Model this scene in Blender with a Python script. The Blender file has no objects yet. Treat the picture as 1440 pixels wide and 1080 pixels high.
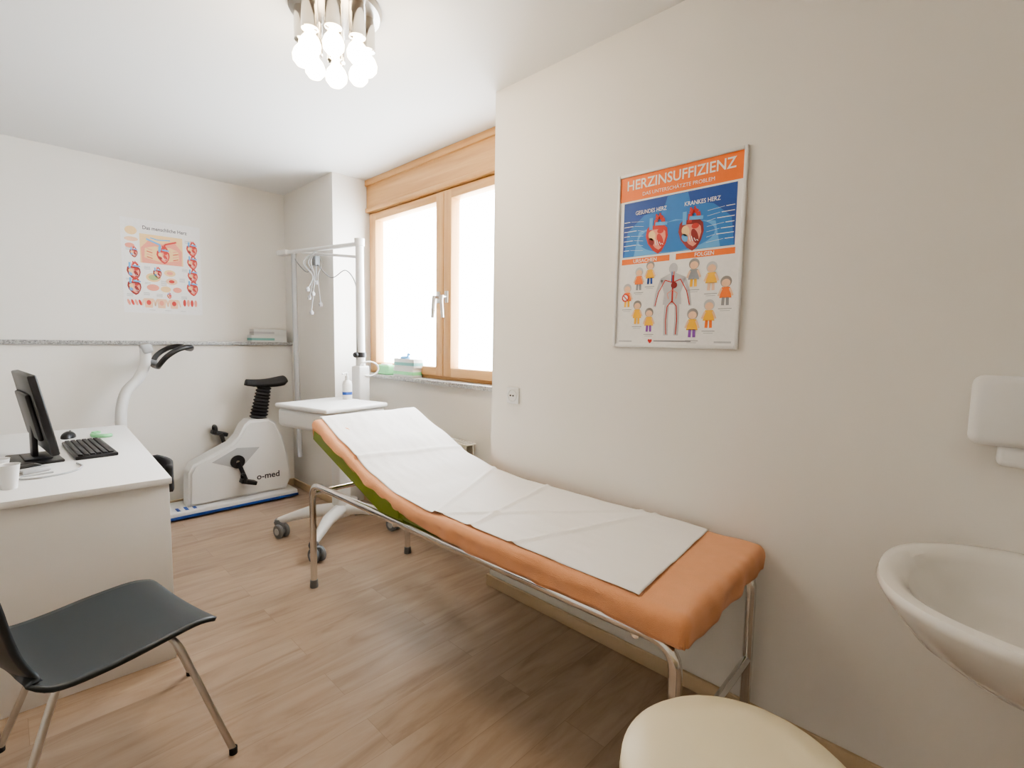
import bpy, bmesh, math, random
from mathutils import Vector, Matrix, noise
random.seed(7)
C = bpy.context.scene.collection
sc = bpy.context.scene

# ---------------------------------------------------------------- materials
def new_mat(name):
    m = bpy.data.materials.new(name); m.use_nodes = True
    return m, m.node_tree, m.node_tree.nodes['Principled BSDF']

def mat(name, col, rough=0.5, metal=0.0, var=0.04, scale=12.0, bump=0.0, bscale=80.0, coat=0.0, sheen=0.0, emit=None, estr=0.0):
    m, nt, b = new_mat(name)
    tc = nt.nodes.new('ShaderNodeTexCoord')
    n = nt.nodes.new('ShaderNodeTexNoise'); n.inputs['Scale'].default_value = scale; n.inputs['Detail'].default_value = 4
    nt.links.new(tc.outputs['Object'], n.inputs['Vector'])
    mx = nt.nodes.new('ShaderNodeMix'); mx.data_type = 'RGBA'
    mx.inputs[6].default_value = tuple(max(0, c*(1-var)) for c in col)+(1,)
    mx.inputs[7].default_value = tuple(min(1, c*(1+var)) for c in col)+(1,)
    nt.links.new(n.outputs['Fac'], mx.inputs[0])
    nt.links.new(mx.outputs[2], b.inputs['Base Color'])
    b.inputs['Roughness'].default_value = rough
    b.inputs['Metallic'].default_value = metal
    if coat: b.inputs['Coat Weight'].default_value = coat
    if sheen: b.inputs['Sheen Weight'].default_value = sheen
    if emit:
        b.inputs['Emission Color'].default_value = tuple(emit)+(1,)
        b.inputs['Emission Strength'].default_value = estr
    if bump:
        n2 = nt.nodes.new('ShaderNodeTexNoise'); n2.inputs['Scale'].default_value = bscale; n2.inputs['Detail'].default_value = 3
        nt.links.new(tc.outputs['Object'], n2.inputs['Vector'])
        bp = nt.nodes.new('ShaderNodeBump'); bp.inputs['Strength'].default_value = bump; bp.inputs['Distance'].default_value = 0.01
        nt.links.new(n2.outputs['Fac'], bp.inputs['Height']); nt.links.new(bp.outputs['Normal'], b.inputs['Normal'])
    return m

def wood_mat(name, c1, c2, axis, rough=0.45):
    m, nt, b = new_mat(name)
    tc = nt.nodes.new('ShaderNodeTexCoord'); mp = nt.nodes.new('ShaderNodeMapping')
    s = [30, 30, 30]; s['xyz'.index(axis)] = 1.5
    mp.inputs['Scale'].default_value = s
    n = nt.nodes.new('ShaderNodeTexNoise'); n.inputs['Scale'].default_value = 1.0; n.inputs['Detail'].default_value = 6; n.inputs['Distortion'].default_value = 0.6
    nt.links.new(tc.outputs['Object'], mp.inputs['Vector']); nt.links.new(mp.outputs['Vector'], n.inputs['Vector'])
    r = nt.nodes.new('ShaderNodeValToRGB')
    r.color_ramp.elements[0].position = 0.3; r.color_ramp.elements[0].color = tuple(c1)+(1,)
    r.color_ramp.elements[1].position = 0.7; r.color_ramp.elements[1].color = tuple(c2)+(1,)
    nt.links.new(n.outputs['Fac'], r.inputs[0]); nt.links.new(r.outputs[0], b.inputs['Base Color'])
    b.inputs['Roughness'].default_value = rough
    return m

def floor_mat():
    m, nt, b = new_mat('oak_laminate')
    L = nt.links.new
    tc = nt.nodes.new('ShaderNodeTexCoord')
    br = nt.nodes.new('ShaderNodeTexBrick')
    br.inputs['Scale'].default_value = 1.0; br.inputs['Brick Width'].default_value = 1.28; br.inputs['Row Height'].default_value = 0.16
    br.inputs['Mortar Size'].default_value = 0.0008; br.inputs['Mortar Smooth'].default_value = 0.5; br.offset = 0.37
    br.inputs['Color1'].default_value = (0, 0, 0, 1); br.inputs['Color2'].default_value = (1, 1, 1, 1); br.inputs['Mortar'].default_value = (0.5, 0.5, 0.5, 1)
    L(tc.outputs['Object'], br.inputs['Vector'])
    sep = nt.nodes.new('ShaderNodeVectorMath'); sep.operation = 'MULTIPLY_ADD'
    sep.inputs[1].default_value = (9, 3, 5)
    L(br.outputs['Color'], sep.inputs[0]); L(tc.outputs['Object'], sep.inputs[2])
    mp = nt.nodes.new('ShaderNodeMapping'); mp.inputs['Scale'].default_value = (1.5, 9, 1)
    L(sep.outputs[0], mp.inputs['Vector'])
    n = nt.nodes.new('ShaderNodeTexNoise'); n.inputs['Scale'].default_value = 1.3; n.inputs['Detail'].default_value = 9; n.inputs['Roughness'].default_value = 0.6; n.inputs['Distortion'].default_value = 1.2
    L(mp.outputs['Vector'], n.inputs['Vector'])
    r = nt.nodes.new('ShaderNodeValToRGB')
    e = r.color_ramp.elements
    e[0].position = 0.25; e[0].color = (0.255, 0.172, 0.118, 1)
    e[1].position = 0.68; e[1].color = (0.440, 0.330, 0.242, 1)
    e2 = r.color_ramp.elements.new(0.45); e2.color = (0.375, 0.270, 0.190, 1)
    L(n.outputs['Fac'], r.inputs[0])
    mx = nt.nodes.new('ShaderNodeMix'); mx.data_type = 'RGBA'; mx.blend_type = 'MULTIPLY'; mx.inputs[0].default_value = 1
    tone = nt.nodes.new('ShaderNodeMapRange'); tone.inputs[3].default_value = 0.96; tone.inputs[4].default_value = 1.04
    L(br.outputs['Color'], tone.inputs[0]); L(r.outputs[0], mx.inputs[6]); L(tone.outputs[0], mx.inputs[7])
    mx2 = nt.nodes.new('ShaderNodeMix'); mx2.data_type = 'RGBA'; mx2.inputs[7].default_value = (0.25, 0.17, 0.12, 1)
    L(br.outputs['Fac'], mx2.inputs[0]); L(mx.outputs[2], mx2.inputs[6])
    L(mx2.outputs[2], b.inputs['Base Color'])
    b.inputs['Roughness'].default_value = 0.36
    bp = nt.nodes.new('ShaderNodeBump'); bp.inputs['Strength'].default_value = 0.08; bp.inputs['Distance'].default_value = 0.003
    L(n.outputs['Fac'], bp.inputs['Height']); L(bp.outputs['Normal'], b.inputs['Normal'])
    return m

def granite_mat():
    m, nt, b = new_mat('grey_granite')
    L = nt.links.new
    tc = nt.nodes.new('ShaderNodeTexCoord')
    v = nt.nodes.new('ShaderNodeTexVoronoi'); v.inputs['Scale'].default_value = 160
    L(tc.outputs['Object'], v.inputs['Vector'])
    r = nt.nodes.new('ShaderNodeValToRGB')
    r.color_ramp.elements[0].color = (0.13, 0.13, 0.13, 1); r.color_ramp.elements[1].color = (0.55, 0.54, 0.52, 1)
    L(v.outputs['Color'], r.inputs[0]); L(r.outputs[0], b.inputs['Base Color'])
    b.inputs['Roughness'].default_value = 0.3
    return m

def glass_mat():
    m = bpy.data.materials.new('window_glass'); m.use_nodes = True
    nt = m.node_tree; nt.nodes.clear()
    o = nt.nodes.new('ShaderNodeOutputMaterial'); t = nt.nodes.new('ShaderNodeBsdfTransparent'); g = nt.nodes.new('ShaderNodeBsdfGlossy')
    g.inputs['Roughness'].default_value = 0.02
    mx = nt.nodes.new('ShaderNodeMixShader'); mx.inputs[0].default_value = 0.06
    nt.links.new(t.outputs[0], mx.inputs[1]); nt.links.new(g.outputs[0], mx.inputs[2]); nt.links.new(mx.outputs[0], o.inputs[0])
    return m

M = {}
M['wall'] = mat('wall_paint', (0.82, 0.792, 0.745), 0.9, var=0.010, scale=3, bump=0.04, bscale=220)
M['ceil'] = mat('ceiling_paint', (0.82, 0.815, 0.80), 0.92, var=0.01, scale=3, bump=0.04, bscale=220)
M['floor'] = floor_mat()
M['granite'] = granite_mat()
M['glass'] = glass_mat()
M['pine_h'] = wood_mat('pine_wood_across', (0.50, 0.27, 0.105), (0.64, 0.38, 0.17), 'y')
M['pine_v'] = wood_mat('pine_wood_upright', (0.50, 0.27, 0.105), (0.64, 0.38, 0.17), 'z')
M['beige_base'] = mat('beige_baseboard', (0.58, 0.44, 0.28), 0.5, var=0.08)
M['desk'] = mat('white_desk_board', (0.83, 0.82, 0.805), 0.4, var=0.01)
M['ceramic'] = mat('white_ceramic', (0.83, 0.81, 0.77), 0.12, var=0.01, coat=0.5)
M['plastic_w'] = mat('white_plastic', (0.80, 0.80, 0.79), 0.35, var=0.01)
M['plastic_g'] = mat('light_grey_plastic', (0.46, 0.47, 0.48), 0.4, var=0.03)
M['grey'] = mat('mid_grey_plastic', (0.18, 0.19, 0.20), 0.45, var=0.04)
M['black'] = mat('black_plastic', (0.012, 0.012, 0.014), 0.4, var=0.1)
M['chairblk'] = mat('anthracite_shell', (0.024, 0.031, 0.036), 0.42, var=0.08)
M['rubber'] = mat('black_rubber', (0.02, 0.02, 0.022), 0.7, var=0.1)
M['chrome'] = mat('chrome', (0.74, 0.73, 0.71), 0.12, 1.0, var=0.02)
M['steel'] = mat('satin_steel', (0.60, 0.58, 0.55), 0.3, 1.0, var=0.03)
M['orange'] = mat('orange_terry_sheet', (0.78, 0.37, 0.18), 0.95, var=0.07, scale=30, bump=0.5, bscale=500, sheen=0.2)
M['paper'] = mat('white_paper_roll', (0.88, 0.865, 0.85), 0.85, var=0.01, scale=5, bump=0.12, bscale=40)
M['green'] = mat('green_vinyl', (0.20, 0.25, 0.03), 0.4, var=0.06)
M['cream'] = mat('cream_vinyl', (0.76, 0.68, 0.49), 0.4, var=0.03)
M['bulb'] = mat('lit_bulb', (1, 0.9, 0.75), 0.3, emit=(1.0, 0.82, 0.56), estr=13)
M['blue'] = mat('blue_stripe', (0.03, 0.09, 0.35), 0.4)
M['teal'] = mat('teal_print', (0.20, 0.45, 0.42), 0.6)
M['greenp'] = mat('green_print', (0.25, 0.62, 0.30), 0.6)
M['card'] = mat('white_cardboard', (0.72, 0.73, 0.71), 0.7)
M['radiator'] = mat('cream_radiator_paint', (0.74, 0.70, 0.60), 0.4)
def ink(n, c): M[n] = mat('ink_'+n, c, 0.5, var=0.06, scale=60)
ink('p_white', (0.85, 0.84, 0.83)); ink('p_orange', (0.84, 0.19, 0.035)); ink('p_blue', (0.012, 0.07, 0.32)); ink('p_lblue', (0.03, 0.19, 0.52))
ink('p_red', (0.55, 0.04, 0.03)); ink('p_dred', (0.26, 0.02, 0.02)); ink('p_pink', (0.76, 0.30, 0.22)); ink('p_grey', (0.28, 0.29, 0.31)); ink('p_lgrey', (0.52, 0.52, 0.54))
ink('p_dark', (0.05, 0.05, 0.07)); ink('p_yellow', (0.85, 0.46, 0.04)); ink('p_skin', (0.80, 0.52, 0.34)); ink('p_cyan', (0.12, 0.38, 0.70)); ink('p_purple', (0.25, 0.08, 0.38)); ink('p_hair', (0.28, 0.26, 0.25))
ink('p_tan', (0.80, 0.56, 0.28)); ink('p_green', (0.35, 0.45, 0.2))

# ---------------------------------------------------------------- mesh helpers
class Geo:
    """collects geometry of one part"""
    def __init__(s): s.bm = bmesh.new(); s.mats = []
    def mi(s, m):
        if m not in s.mats: s.mats.append(m)
        return s.mats.index(m)
    def box(s, lo, hi, m, bev=0.0, seg=2, rot=None):
        lo = Vector(lo); hi = Vector(hi); c = (lo+hi)/2; d = hi-lo
        t = bmesh.new(); bmesh.ops.create_cube(t, size=1.0)
        for v in t.verts: v.co = Vector((v.co.x*d.x, v.co.y*d.y, v.co.z*d.z))
        if bev: bmesh.ops.bevel(t, geom=list(t.edges), offset=bev, segments=seg, profile=0.5, affect='EDGES')
        R = Matrix.Identity(4) if rot is None else rot.to_4x4()
        bmesh.ops.transform(t, matrix=Matrix.Translation(c) @ R, verts=t.verts)
        s._merge(t, m, smooth=bev > 0); return s
    def _merge(s, t, m, smooth=True):
        i = s.mi(m); mp = {}
        for v in t.verts: mp[v] = s.bm.verts.new(v.co)
        for f in t.faces:
            try: nf = s.bm.faces.new([mp[v] for v in f.verts])
            except ValueError: continue
            nf.material_index = i; nf.smooth = smooth
        t.free()
    def tube(s, pts, r, m, n=12, closed=False, caps=True):
        pts = [Vector(p) for p in pts]; rs = r if isinstance(r, (list, tuple)) else [r]*len(pts)
        i0 = s.mi(m); N = len(pts); rings = []
        nrm = None
        for k in range(N):
            if closed: t = (pts[(k+1) % N]-pts[k-1]).normalized()
            else: t = (pts[min(k+1, N-1)]-pts[max(k-1, 0)]).normalized()
            if nrm is None:
                a = Vector((0, 0, 1)) if abs(t.z) < 0.9 else Vector((1, 0, 0))
                nrm = t.cross(a).normalized()
            else:
                nrm = (nrm - t*nrm.dot(t)).normalized()
            bn = t.cross(nrm)
            rings.append([s.bm.verts.new(pts[k]+(nrm*math.cos(2*math.pi*j/n)+bn*math.sin(2*math.pi*j/n))*rs[k]) for j in range(n)])
        for k in range(N if closed else N-1):
            A = rings[k]; B = rings[(k+1) % N]
            for j in range(n):
                f = s.bm.faces.new([A[j], A[(j+1) % n], B[(j+1) % n], B[j]]); f.material_index = i0; f.smooth = True
        if caps and not closed:
            for R in (rings[0], rings[-1]):
                f = s.bm.faces.new(R); f.material_index = i0
        return s
    def lathe(s, prof, c, m, n=32, axis=(0, 0, 1)):
        i0 = s.mi(m); c = Vector(c); q = Vector((0, 0, 1)).rotation_difference(Vector(axis).normalized())
        rings = []
        for r, z in prof:
            if r < 1e-6: rings.append([s.bm.verts.new(c + q @ Vector((0, 0, z)))])
            else: rings.append([s.bm.verts.new(c + q @ Vector((r*math.cos(2*math.pi*j/n), r*math.sin(2*math.pi*j/n), z))) for j in range(n)])
        for A, B in zip(rings, rings[1:]):
            for j in range(n):
                a = [A[j % len(A)], A[(j+1) % len(A)], B[(j+1) % len(B)], B[j % len(B)]]
                u = []
                for v in a:
                    if v not in u: u.append(v)
                if len(u) > 2:
                    f = s.bm.faces.new(u); f.material_index = i0; f.smooth = True
        return s
    def ball(s, c, r, m, n=16, sc3=(1, 1, 1)):
        t = bmesh.new(); bmesh.ops.create_uvsphere(t, u_segments=n, v_segments=max(6, n//2), radius=r)
        for v in t.verts: v.co = Vector((v.co.x*sc3[0], v.co.y*sc3[1], v.co.z*sc3[2]))+Vector(c)
        s._merge(t, m); return s
    def prism(s, poly, a, b, m, plane='xz', bev=0.0, seg=2, sm=False):
        t = bmesh.new()
        def P3(u, v, w):
            return {'xz': (u, w, v), 'xy': (u, v, w), 'yz': (w, u, v)}[plane]
        A = [t.verts.new(P3(u, v, a)) for u, v in poly]; B = [t.verts.new(P3(u, v, b)) for u, v in poly]
        n = len(poly)
        t.faces.new(A); t.faces.new(B[::-1])
        for k in range(n): t.faces.new([A[k], B[k], B[(k+1) % n], A[(k+1) % n]])
        bmesh.ops.recalc_face_normals(t, faces=t.faces)
        if bev: bmesh.ops.bevel(t, geom=[e for e in t.edges if not (e.verts[0] in A and e.verts[1] in B) and not (e.verts[0] in B and e.verts[1] in A)], offset=bev, segments=seg, affect='EDGES')
        s._merge(t, m, smooth=bev > 0 or sm); return s
    def grid(s, fn, nu, nv, m, closed_u=False):
        i0 = s.mi(m)
        V = [[s.bm.verts.new(fn(i, j)) for j in range(nv)] for i in range(nu)]
        for i in range(nu if closed_u else nu-1):
            for j in range(nv-1):
                f = s.bm.faces.new([V[i][j], V[(i+1) % nu][j], V[(i+1) % nu][j+1], V[i][j+1]]); f.material_index = i0; f.smooth = True
        return V
    def mesh(s, name, recalc=True):
        if recalc: bmesh.ops.recalc_face_normals(s.bm, faces=s.bm.faces)
        me = bpy.data.meshes.new(name); s.bm.to_mesh(me); s.bm.free()
        for m in s.mats: me.materials.append(m)
        return me

def shade_fix(ob, ang=40):
    try: ob.data.set_sharp_from_angle(angle=math.radians(ang))
    except Exception: pass

def fillet(pts, r, n=6):
    pts = [Vector(p) for p in pts]; out = [pts[0]]
    for a, b, c in zip(pts, pts[1:], pts[2:]):
        d1 = (a-b); d2 = (c-b); rr = min(r, d1.length*0.49, d2.length*0.49)
        p = b+d1.normalized()*rr; q = b+d2.normalized()*rr
        for k in range(n+1):
            t = k/n; out.append(p*(1-t)**2 + b*2*t*(1-t) + q*t*t)
    out.append(pts[-1]); return out

def catmull(pts, n=6, closed=False):
    P = [Vector(p) for p in pts]; N = len(P); out = []
    rng = range(N) if closed else range(N-1)
    for i in rng:
        if closed: p0, p1, p2, p3 = P[i-1], P[i], P[(i+1) % N], P[(i+2) % N]
        else: p0, p1, p2, p3 = P[max(i-1, 0)], P[i], P[i+1], P[min(i+2, N-1)]
        for k in range(n):
            t = k/n
            out.append(0.5*((2*p1)+(p2-p0)*t+(2*p0-5*p1+4*p2-p3)*t*t+(3*p1-p0-3*p2+p3)*t**3))
    if not closed: out.append(P[-1])
    return out

class Thing:
    """an Empty at the base, parts given in world coordinates unless local=True"""
    def __init__(s, name, label, category, loc, rotz=0.0, local=False, kind=None, group=None):
        s.e = bpy.data.objects.new(name, None); C.objects.link(s.e); s.e.empty_display_size = 0.05
        s.e.location = loc; s.e.rotation_euler = (0, 0, rotz); s.local = local; s.loc = Vector(loc)
        if kind: s.e['kind'] = kind
        else:
            s.e['label'] = label; s.e['category'] = category
        if group: s.e['group'] = group
    def part(s, name, geo, label=None, parent=None, solid=0.0, sub=0, recalc=True):
        if not s.local: bmesh.ops.translate(geo.bm, vec=-s.loc, verts=geo.bm.verts)
        me = geo.mesh(name, recalc)
        o = bpy.data.objects.new(name, me); C.objects.link(o); o.parent = parent or s.e
        if label: o['label'] = label
        if solid:
            md = o.modifiers.new('thick', 'SOLIDIFY'); md.thickness = solid; md.offset = 0
        if sub:
            md = o.modifiers.new('sub', 'SUBSURF'); md.levels = sub; md.render_levels = sub
        if not sub: shade_fix(o)
        return o

def single(name, geo, label=None, category=None, kind=None, origin=None):
    if origin: bmesh.ops.translate(geo.bm, vec=-Vector(origin), verts=geo.bm.verts)
    o = bpy.data.objects.new(name, geo.mesh(name)); C.objects.link(o)
    if origin: o.location = origin
    if kind: o['kind'] = kind
    else: o['label'] = label; o['category'] = category
    shade_fix(o)
    return o

# ---------------------------------------------------------------- room shell
XR = 1.745; YC = 1.83; YP = 3.55; YB = 4.44; XN = 1.99; ZC = 2.5; XL = -1.5; YF = -1.3
def S(name, *boxes):
    g = Geo()
    for lo, hi, m in boxes: g.box(lo, hi, m)
    return single(name, g, kind='structure')
S('floor', ((XL-.1, YF-.1, -.1), (2.3, YB+.15, 0), M['floor']))
S('ceiling', ((XL-.1, YF-.1, ZC), (2.3, YB+.15, ZC+.1), M['ceil']))
S('wall_right', ((XR, YF-.1, 0), (2.3, YC, ZC), M['wall']))
S('wall_window', ((XN, YC, 0), (2.3, YP, 1.0), M['wall']))
S('wall_pillar', ((XR, YP, 0), (2.3, YB, ZC), M['wall']))
S('wall_back', ((XL-.1, YB, 0), (2.3, YB+.15, ZC), M['wall']))
S('wall_lower', ((XL, YB-.10, 0), (XR, YB, 1.222), M['wall']))
S('wall_left', ((XL-.1, YF-.1, 0), (XL, YB, ZC), M['wall']))
S('wall_front', ((XL, YF-.1, 0), (XR, YF, ZC), M['wall']))
g = Geo(); g.box((XL, YB-.125, 1.222), (XR, YB, 1.25), M['granite'], 0.003); single('trim_1', g, kind='structure')
g = Geo(); g.box((1.945, YC, 1.0), (2.12, YP, 1.028), M['granite'], 0.003); single('trim_2', g, kind='structure')
bb = M['beige_base']
def base(name, lo, hi):
    g = Geo(); g.box(lo, hi, bb, 0.004); single(name, g, kind='structure')
base('baseboard_right', (XR-.014, YF, 0), (XR, YC+.014, .06))
base('baseboard_corner', (XR, YC, 0), (XN-.014, YC+.014, .06))
base('baseboard_window', (XN-.014, YC+.014, 0), (XN, YP, .06))
base('baseboard_pillar', (XR-.014, YP, 0), (XR, YB-.115, .06))
base('baseboard_back', (XL, YB-.115, 0), (XR, YB-.10, .06))

# ---------------------------------------------------------------- window
W = Thing('window_1', '', '', (2.08, 2.69, 1.028), kind='structure')
FX0, FX1 = 2.045, 2.12
y0, y1, ym = YC, YP, 2.60
z0, z1 = 1.028, 2.255
g = Geo()
g.box((FX0, y1-.055, z0), (FX1, y1, z1), M['pine_v'], .004); g.box((FX0, y0, z0), (FX1, y0+.055, z1), M['pine_v'], .004)
g.box((FX0, y0+.055, z0), (FX1, y1-.055, z0+.035), M['pine_h'], .004); g.box((FX0, y0+.055, z1-.03), (FX1, y1-.055, z1), M['pine_h'], .004)
W.part('window_frame', g)
for (a, b) in ((ym+.002, y1-.035), (y0+.035, ym-.002)):
    g = Geo(); x0, x1 = FX0-.018, FX1-.02; s = .078; zz0, zz1 = z0+.022, z1-.012
    g.box((x0, a, zz0), (x1, a+s, zz1), M['pine_v'], .006); g.box((x0, b-s, zz0), (x1, b, zz1), M['pine_v'], .006)
    g.box((x0+.001, a+s-.004, zz0), (x1, b-s+.004, zz0+.06), M['pine_h'], .006); g.box((x0+.001, a+s-.004, zz1-.055), (x1, b-s+.004, zz1), M['pine_h'], .006)
    sash = W.part('sash', g)
    g = Geo(); g.box((2.075, a+s-.01, zz0+.05), (2.079, b-s+.01, zz1-.045), M['glass']); W.part('window_pane', g, parent=sash)
for yh, sg in ((ym+.042, 1), (ym-.042, -1)):
    g = Geo(); xh = FX0-.018; zh = 1.57
    g.box((xh-.010, yh-.016, zh-.038), (xh, yh+.016, zh+.038), M['steel'], .004)
    g.tube([(xh-.008, yh, zh), (xh-.04, yh, zh)], .010, M['steel'])
    g.tube(fillet([(xh-.04, yh, zh+.008), (xh-.045, yh, zh-.03), (xh-.045, yh+.012*sg, zh-.135)], .02), [.0125]*8+[.010], M['steel'])
    W.part('window_handle', g)
g = Geo()
g.box((2.02, y0, z1+.002), (2.14, y1, 2.47), M['pine_h'], .004)
g.box((2.005, y0, 2.455), (2.14, y1, ZC), M['pine_h'], .005)
g.box((2.008, y0, z1+.002), (2.03, y1, z1+.035), M['pine_h'], .005)
single('trim_3', g, kind='structure')
S('wall_lintel', ((2.14, YC, z1), (2.3, YP, ZC), M['wall']))
# ---------------------------------------------------------------- printing helper (flat ink shapes on a sheet)
class Print:
    def __init__(s, O, U, V): s.g = Geo(); s.O = Vector(O); s.U = Vector(U); s.V = Vector(V); s.N = s.U.cross(s.V)
    def P(s, u, v, l): return s.O+s.U*u+s.V*v+s.N*(l*0.00025)
    def poly(s, pts, m, l=1):
        f = s.g.bm.faces.new([s.g.bm.verts.new(s.P(u, v, l)) for u, v in pts]); f.material_index = s.g.mi(M[m]); return s
    def rect(s, a, b, c, d, m, l=1): return s.poly([(a, b), (c, b), (c, d), (a, d)], m, l)
    def ell(s, u, v, ru, rv, m, l=2, rot=0, n=18, a0=0, a1=2*math.pi):
        c, k = math.cos(rot), math.sin(rot); pts = []
        for i in range(n):
            t = a0+(a1-a0)*i/(n if a1-a0 > 6.28 else n-1); x = ru*math.cos(t); y = rv*math.sin(t); pts.append((u+x*c-y*k, v+x*k+y*c))
        return s.poly(pts, m, l)
    def line(s, pts, w, m, l=2):
        for (a, b), (c, d) in zip(pts, pts[1:]):
            L = math.hypot(c-a, d-b) or 1; nx, ny = -(d-b)/L*w/2, (c-a)/L*w/2
            s.poly([(a-nx, b-ny), (c-nx, d-ny), (c+nx, d+ny), (a+nx, b+ny)], m, l)
        return s
    def text(s, t, u, v, h, m, l=3, width=None, bold=0.0, align='CENTER'):
        cu = bpy.data.curves.new('t', 'FONT'); cu.body = t; cu.size = h; cu.align_x = align; cu.align_y = 'CENTER'; cu.offset = bold*h; cu.resolution_u = 3
        o = bpy.data.objects.new('t', cu); C.objects.link(o)
        bpy.context.view_layer.update()
        me = bpy.data.meshes.new_from_object(o.evaluated_get(bpy.context.evaluated_depsgraph_get()))
        k = 1.0
        if width and len(me.vertices):
            xs = [q.co.x for q in me.vertices]; k = width/(max(xs)-min(xs))
        i = s.g.mi(M[m]); vs = [s.g.bm.verts.new(s.P(u+q.co.x*k, v+q.co.y, l)) for q in me.vertices]
        for p in me.polygons:
            try: f = s.g.bm.faces.new([vs[j] for j in p.vertices]); f.material_index = i
            except ValueError: pass
        bpy.data.objects.remove(o); bpy.data.curves.remove(cu); bpy.data.meshes.remove(me); return s

def draw_heart(p, u, v, k, l=3, pale=False, flip=1):
    a = 'p_dred' if not pale else 'p_red'
    pts = [(-.42, .30), (-.30, .42), (0, .40), (.30, .40), (.46, .25), (.50, -.05), (.42, -.35), (.26, -.62), (.10, -.72), (-.12, -.58), (-.36, -.28), (-.46, .02)]
    p.poly([(u+x*k*flip, v+y*k) for x, y in pts], a, l)
    p.poly([(u+x*k*.72*flip+.05*k*flip, v+y*k*.72-.05*k) for x, y in pts], 'p_pink', l+1)
    p.ell(u-.18*k*flip, v+.02*k, .15*k, .20*k, 'p_tan', l+2, rot=.3); p.ell(u-.20*k*flip, v-.22*k, .11*k, .16*k, 'p_cyan' if not pale else 'p_dred', l+2, rot=.5)
    p.ell(u+.18*k*flip, v-.2*k, .12*k, .28*k, a, l+2, rot=.35*flip); p.ell(u+.18*k*flip, v+.16*k, .14*k, .10*k, 'p_red', l+2)
    for s in range(4): p.line([(u-.05*k+.1*s*k, v-.12*k-.07*k*s), (u+.02*k+.1*s*k, v-.38*k)], .025*k, 'p_white', l+3)
    p.line([(u-.24*k, v+.25*k), (u-.24*k, v+.72*k)], .15*k, 'p_cyan', l+2)
    p.line([(u-.04*k, v+.3*k), (u-.02*k, v+.62*k), (u+.10*k, v+.74*k), (u+.26*k, v+.64*k), (u+.30*k, v+.45*k)], .16*k, 'p_red', l+3)
    p.line([(u+.0*k, v+.68*k), (u-.02*k, v+.84*k)], .07*k, 'p_red', l+2); p.line([(u+.13*k, v+.7*k), (u+.14*k, v+.86*k)], .07*k, 'p_red', l+2)
    p.line([(u-.05*k, v+.46*k), (u+.46*k, v+.42*k)], .13*k, 'p_cyan', l+4)

# ---------------------------------------------------------------- heart failure poster (right wall)
PW, PH = .492, .665
T = Thing('framed_poster', 'framed orange and blue heart failure information poster on the cream wall', 'poster', (XR, .865, 1.28))
g = Geo()
for a in ((XR-.014, .619, 1.275), (XR-.014, 1.099, 1.275)): g.box(a, (XR, a[1]+.012, 1.945), M['plastic_w'], .003)
for z in (1.275, 1.933): g.box((XR-.014, .631, z), (XR, 1.099, z+.012), M['plastic_w'], .003)
T.part('poster_frame', g, 'narrow white aluminium frame')
p = Print((XR-.006, 1.111, 1.275), (0, -1, 0), (0, 0, 1)); w, h = PW, .67
p.rect(.005, .005, w-.005, h-.005, 'p_white', 0)
Y = lambda f: h*(1-f)
p.rect(.012, Y(.155), w-.012, h-.012, 'p_orange', 1)
p.text('HERZINSUFFIZIENZ', w*.5, Y(.070), .052, 'p_white', 2, width=w*.84, bold=.014)
p.text('DAS UNTERSCHÄTZTE PROBLEM', w*.5, Y(.128), .019, 'p_white', 2, width=w*.56)
p.rect(.03, Y(.475), w-.03, Y(.165), 'p_blue', 1)
p.poly([(w*.07, Y(.474)), (w*.10, Y(.33)), (w*.24, Y(.25)), (w*.41, Y(.22)), (w*.43, Y(.168)), (w*.59, Y(.168)), (w*.61, Y(.22)), (w*.78, Y(.25)), (w*.91, Y(.33)), (w*.935, Y(.474))], 'p_lblue', 2)
p.poly([(w*.16, Y(.474)), (w*.20, Y(.34)), (w*.5, Y(.30)), (w*.80, Y(.34)), (w*.84, Y(.474))], 'p_cyan', 3)
p.ell(w*.5, Y(.39), w*.30, h*.082, 'p_lblue', 4, n=30)
p.text('GESUNDES HERZ', w*.30, Y(.232), .021, 'p_white', 20, width=w*.26, bold=.012)
p.text('KRANKES HERZ', w*.70, Y(.232), .021, 'p_white', 20, width=w*.26, bold=.012)
draw_heart(p, w*.35, Y(.373), .094, 7, pale=True); draw_heart(p, w*.62, Y(.375), .098, 7, flip=1)
for k in range(7):
    yy = Y(.275+.027*k); ll = .03*((k*7) % 3)
    p.line([(w*.07, yy), (w*(.12+ll), yy)], .0026, 'p_white', 6); p.line([(w*(.13+ll), yy), (w*.24, yy-.006)], .0010, 'p_white', 6)
    p.line([(w*(.87-ll), yy), (w*.93, yy)], .0026, 'p_white', 6); p.line([(w*.74, yy-.006), (w*(.86-ll), yy)], .0010, 'p_white', 6)
p.rect(w*.055, Y(.518), w*.465, Y(.486), 'p_orange', 1); p.rect(w*.515, Y(.518), w*.945, Y(.486), 'p_orange', 1)
p.text('URSACHEN', w*.26, Y(.503), .019, 'p_white', 2, width=w*.20, bold=.015); p.text('FOLGEN', w*.73, Y(.503), .019, 'p_white', 2, width=w*.14, bold=.015)
cu = w*.5
p.ell(cu, Y(.565), .017, .021, 'p_lgrey', 2)
p.poly([(cu-.012, Y(.59)), (cu+.012, Y(.59)), (cu+.05, Y(.615)), (cu+.032, Y(.70)), (cu+.036, Y(.76)), (cu-.036, Y(.76)), (cu-.032, Y(.70)), (cu-.05, Y(.615))], 'p_lgrey', 2)
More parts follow.
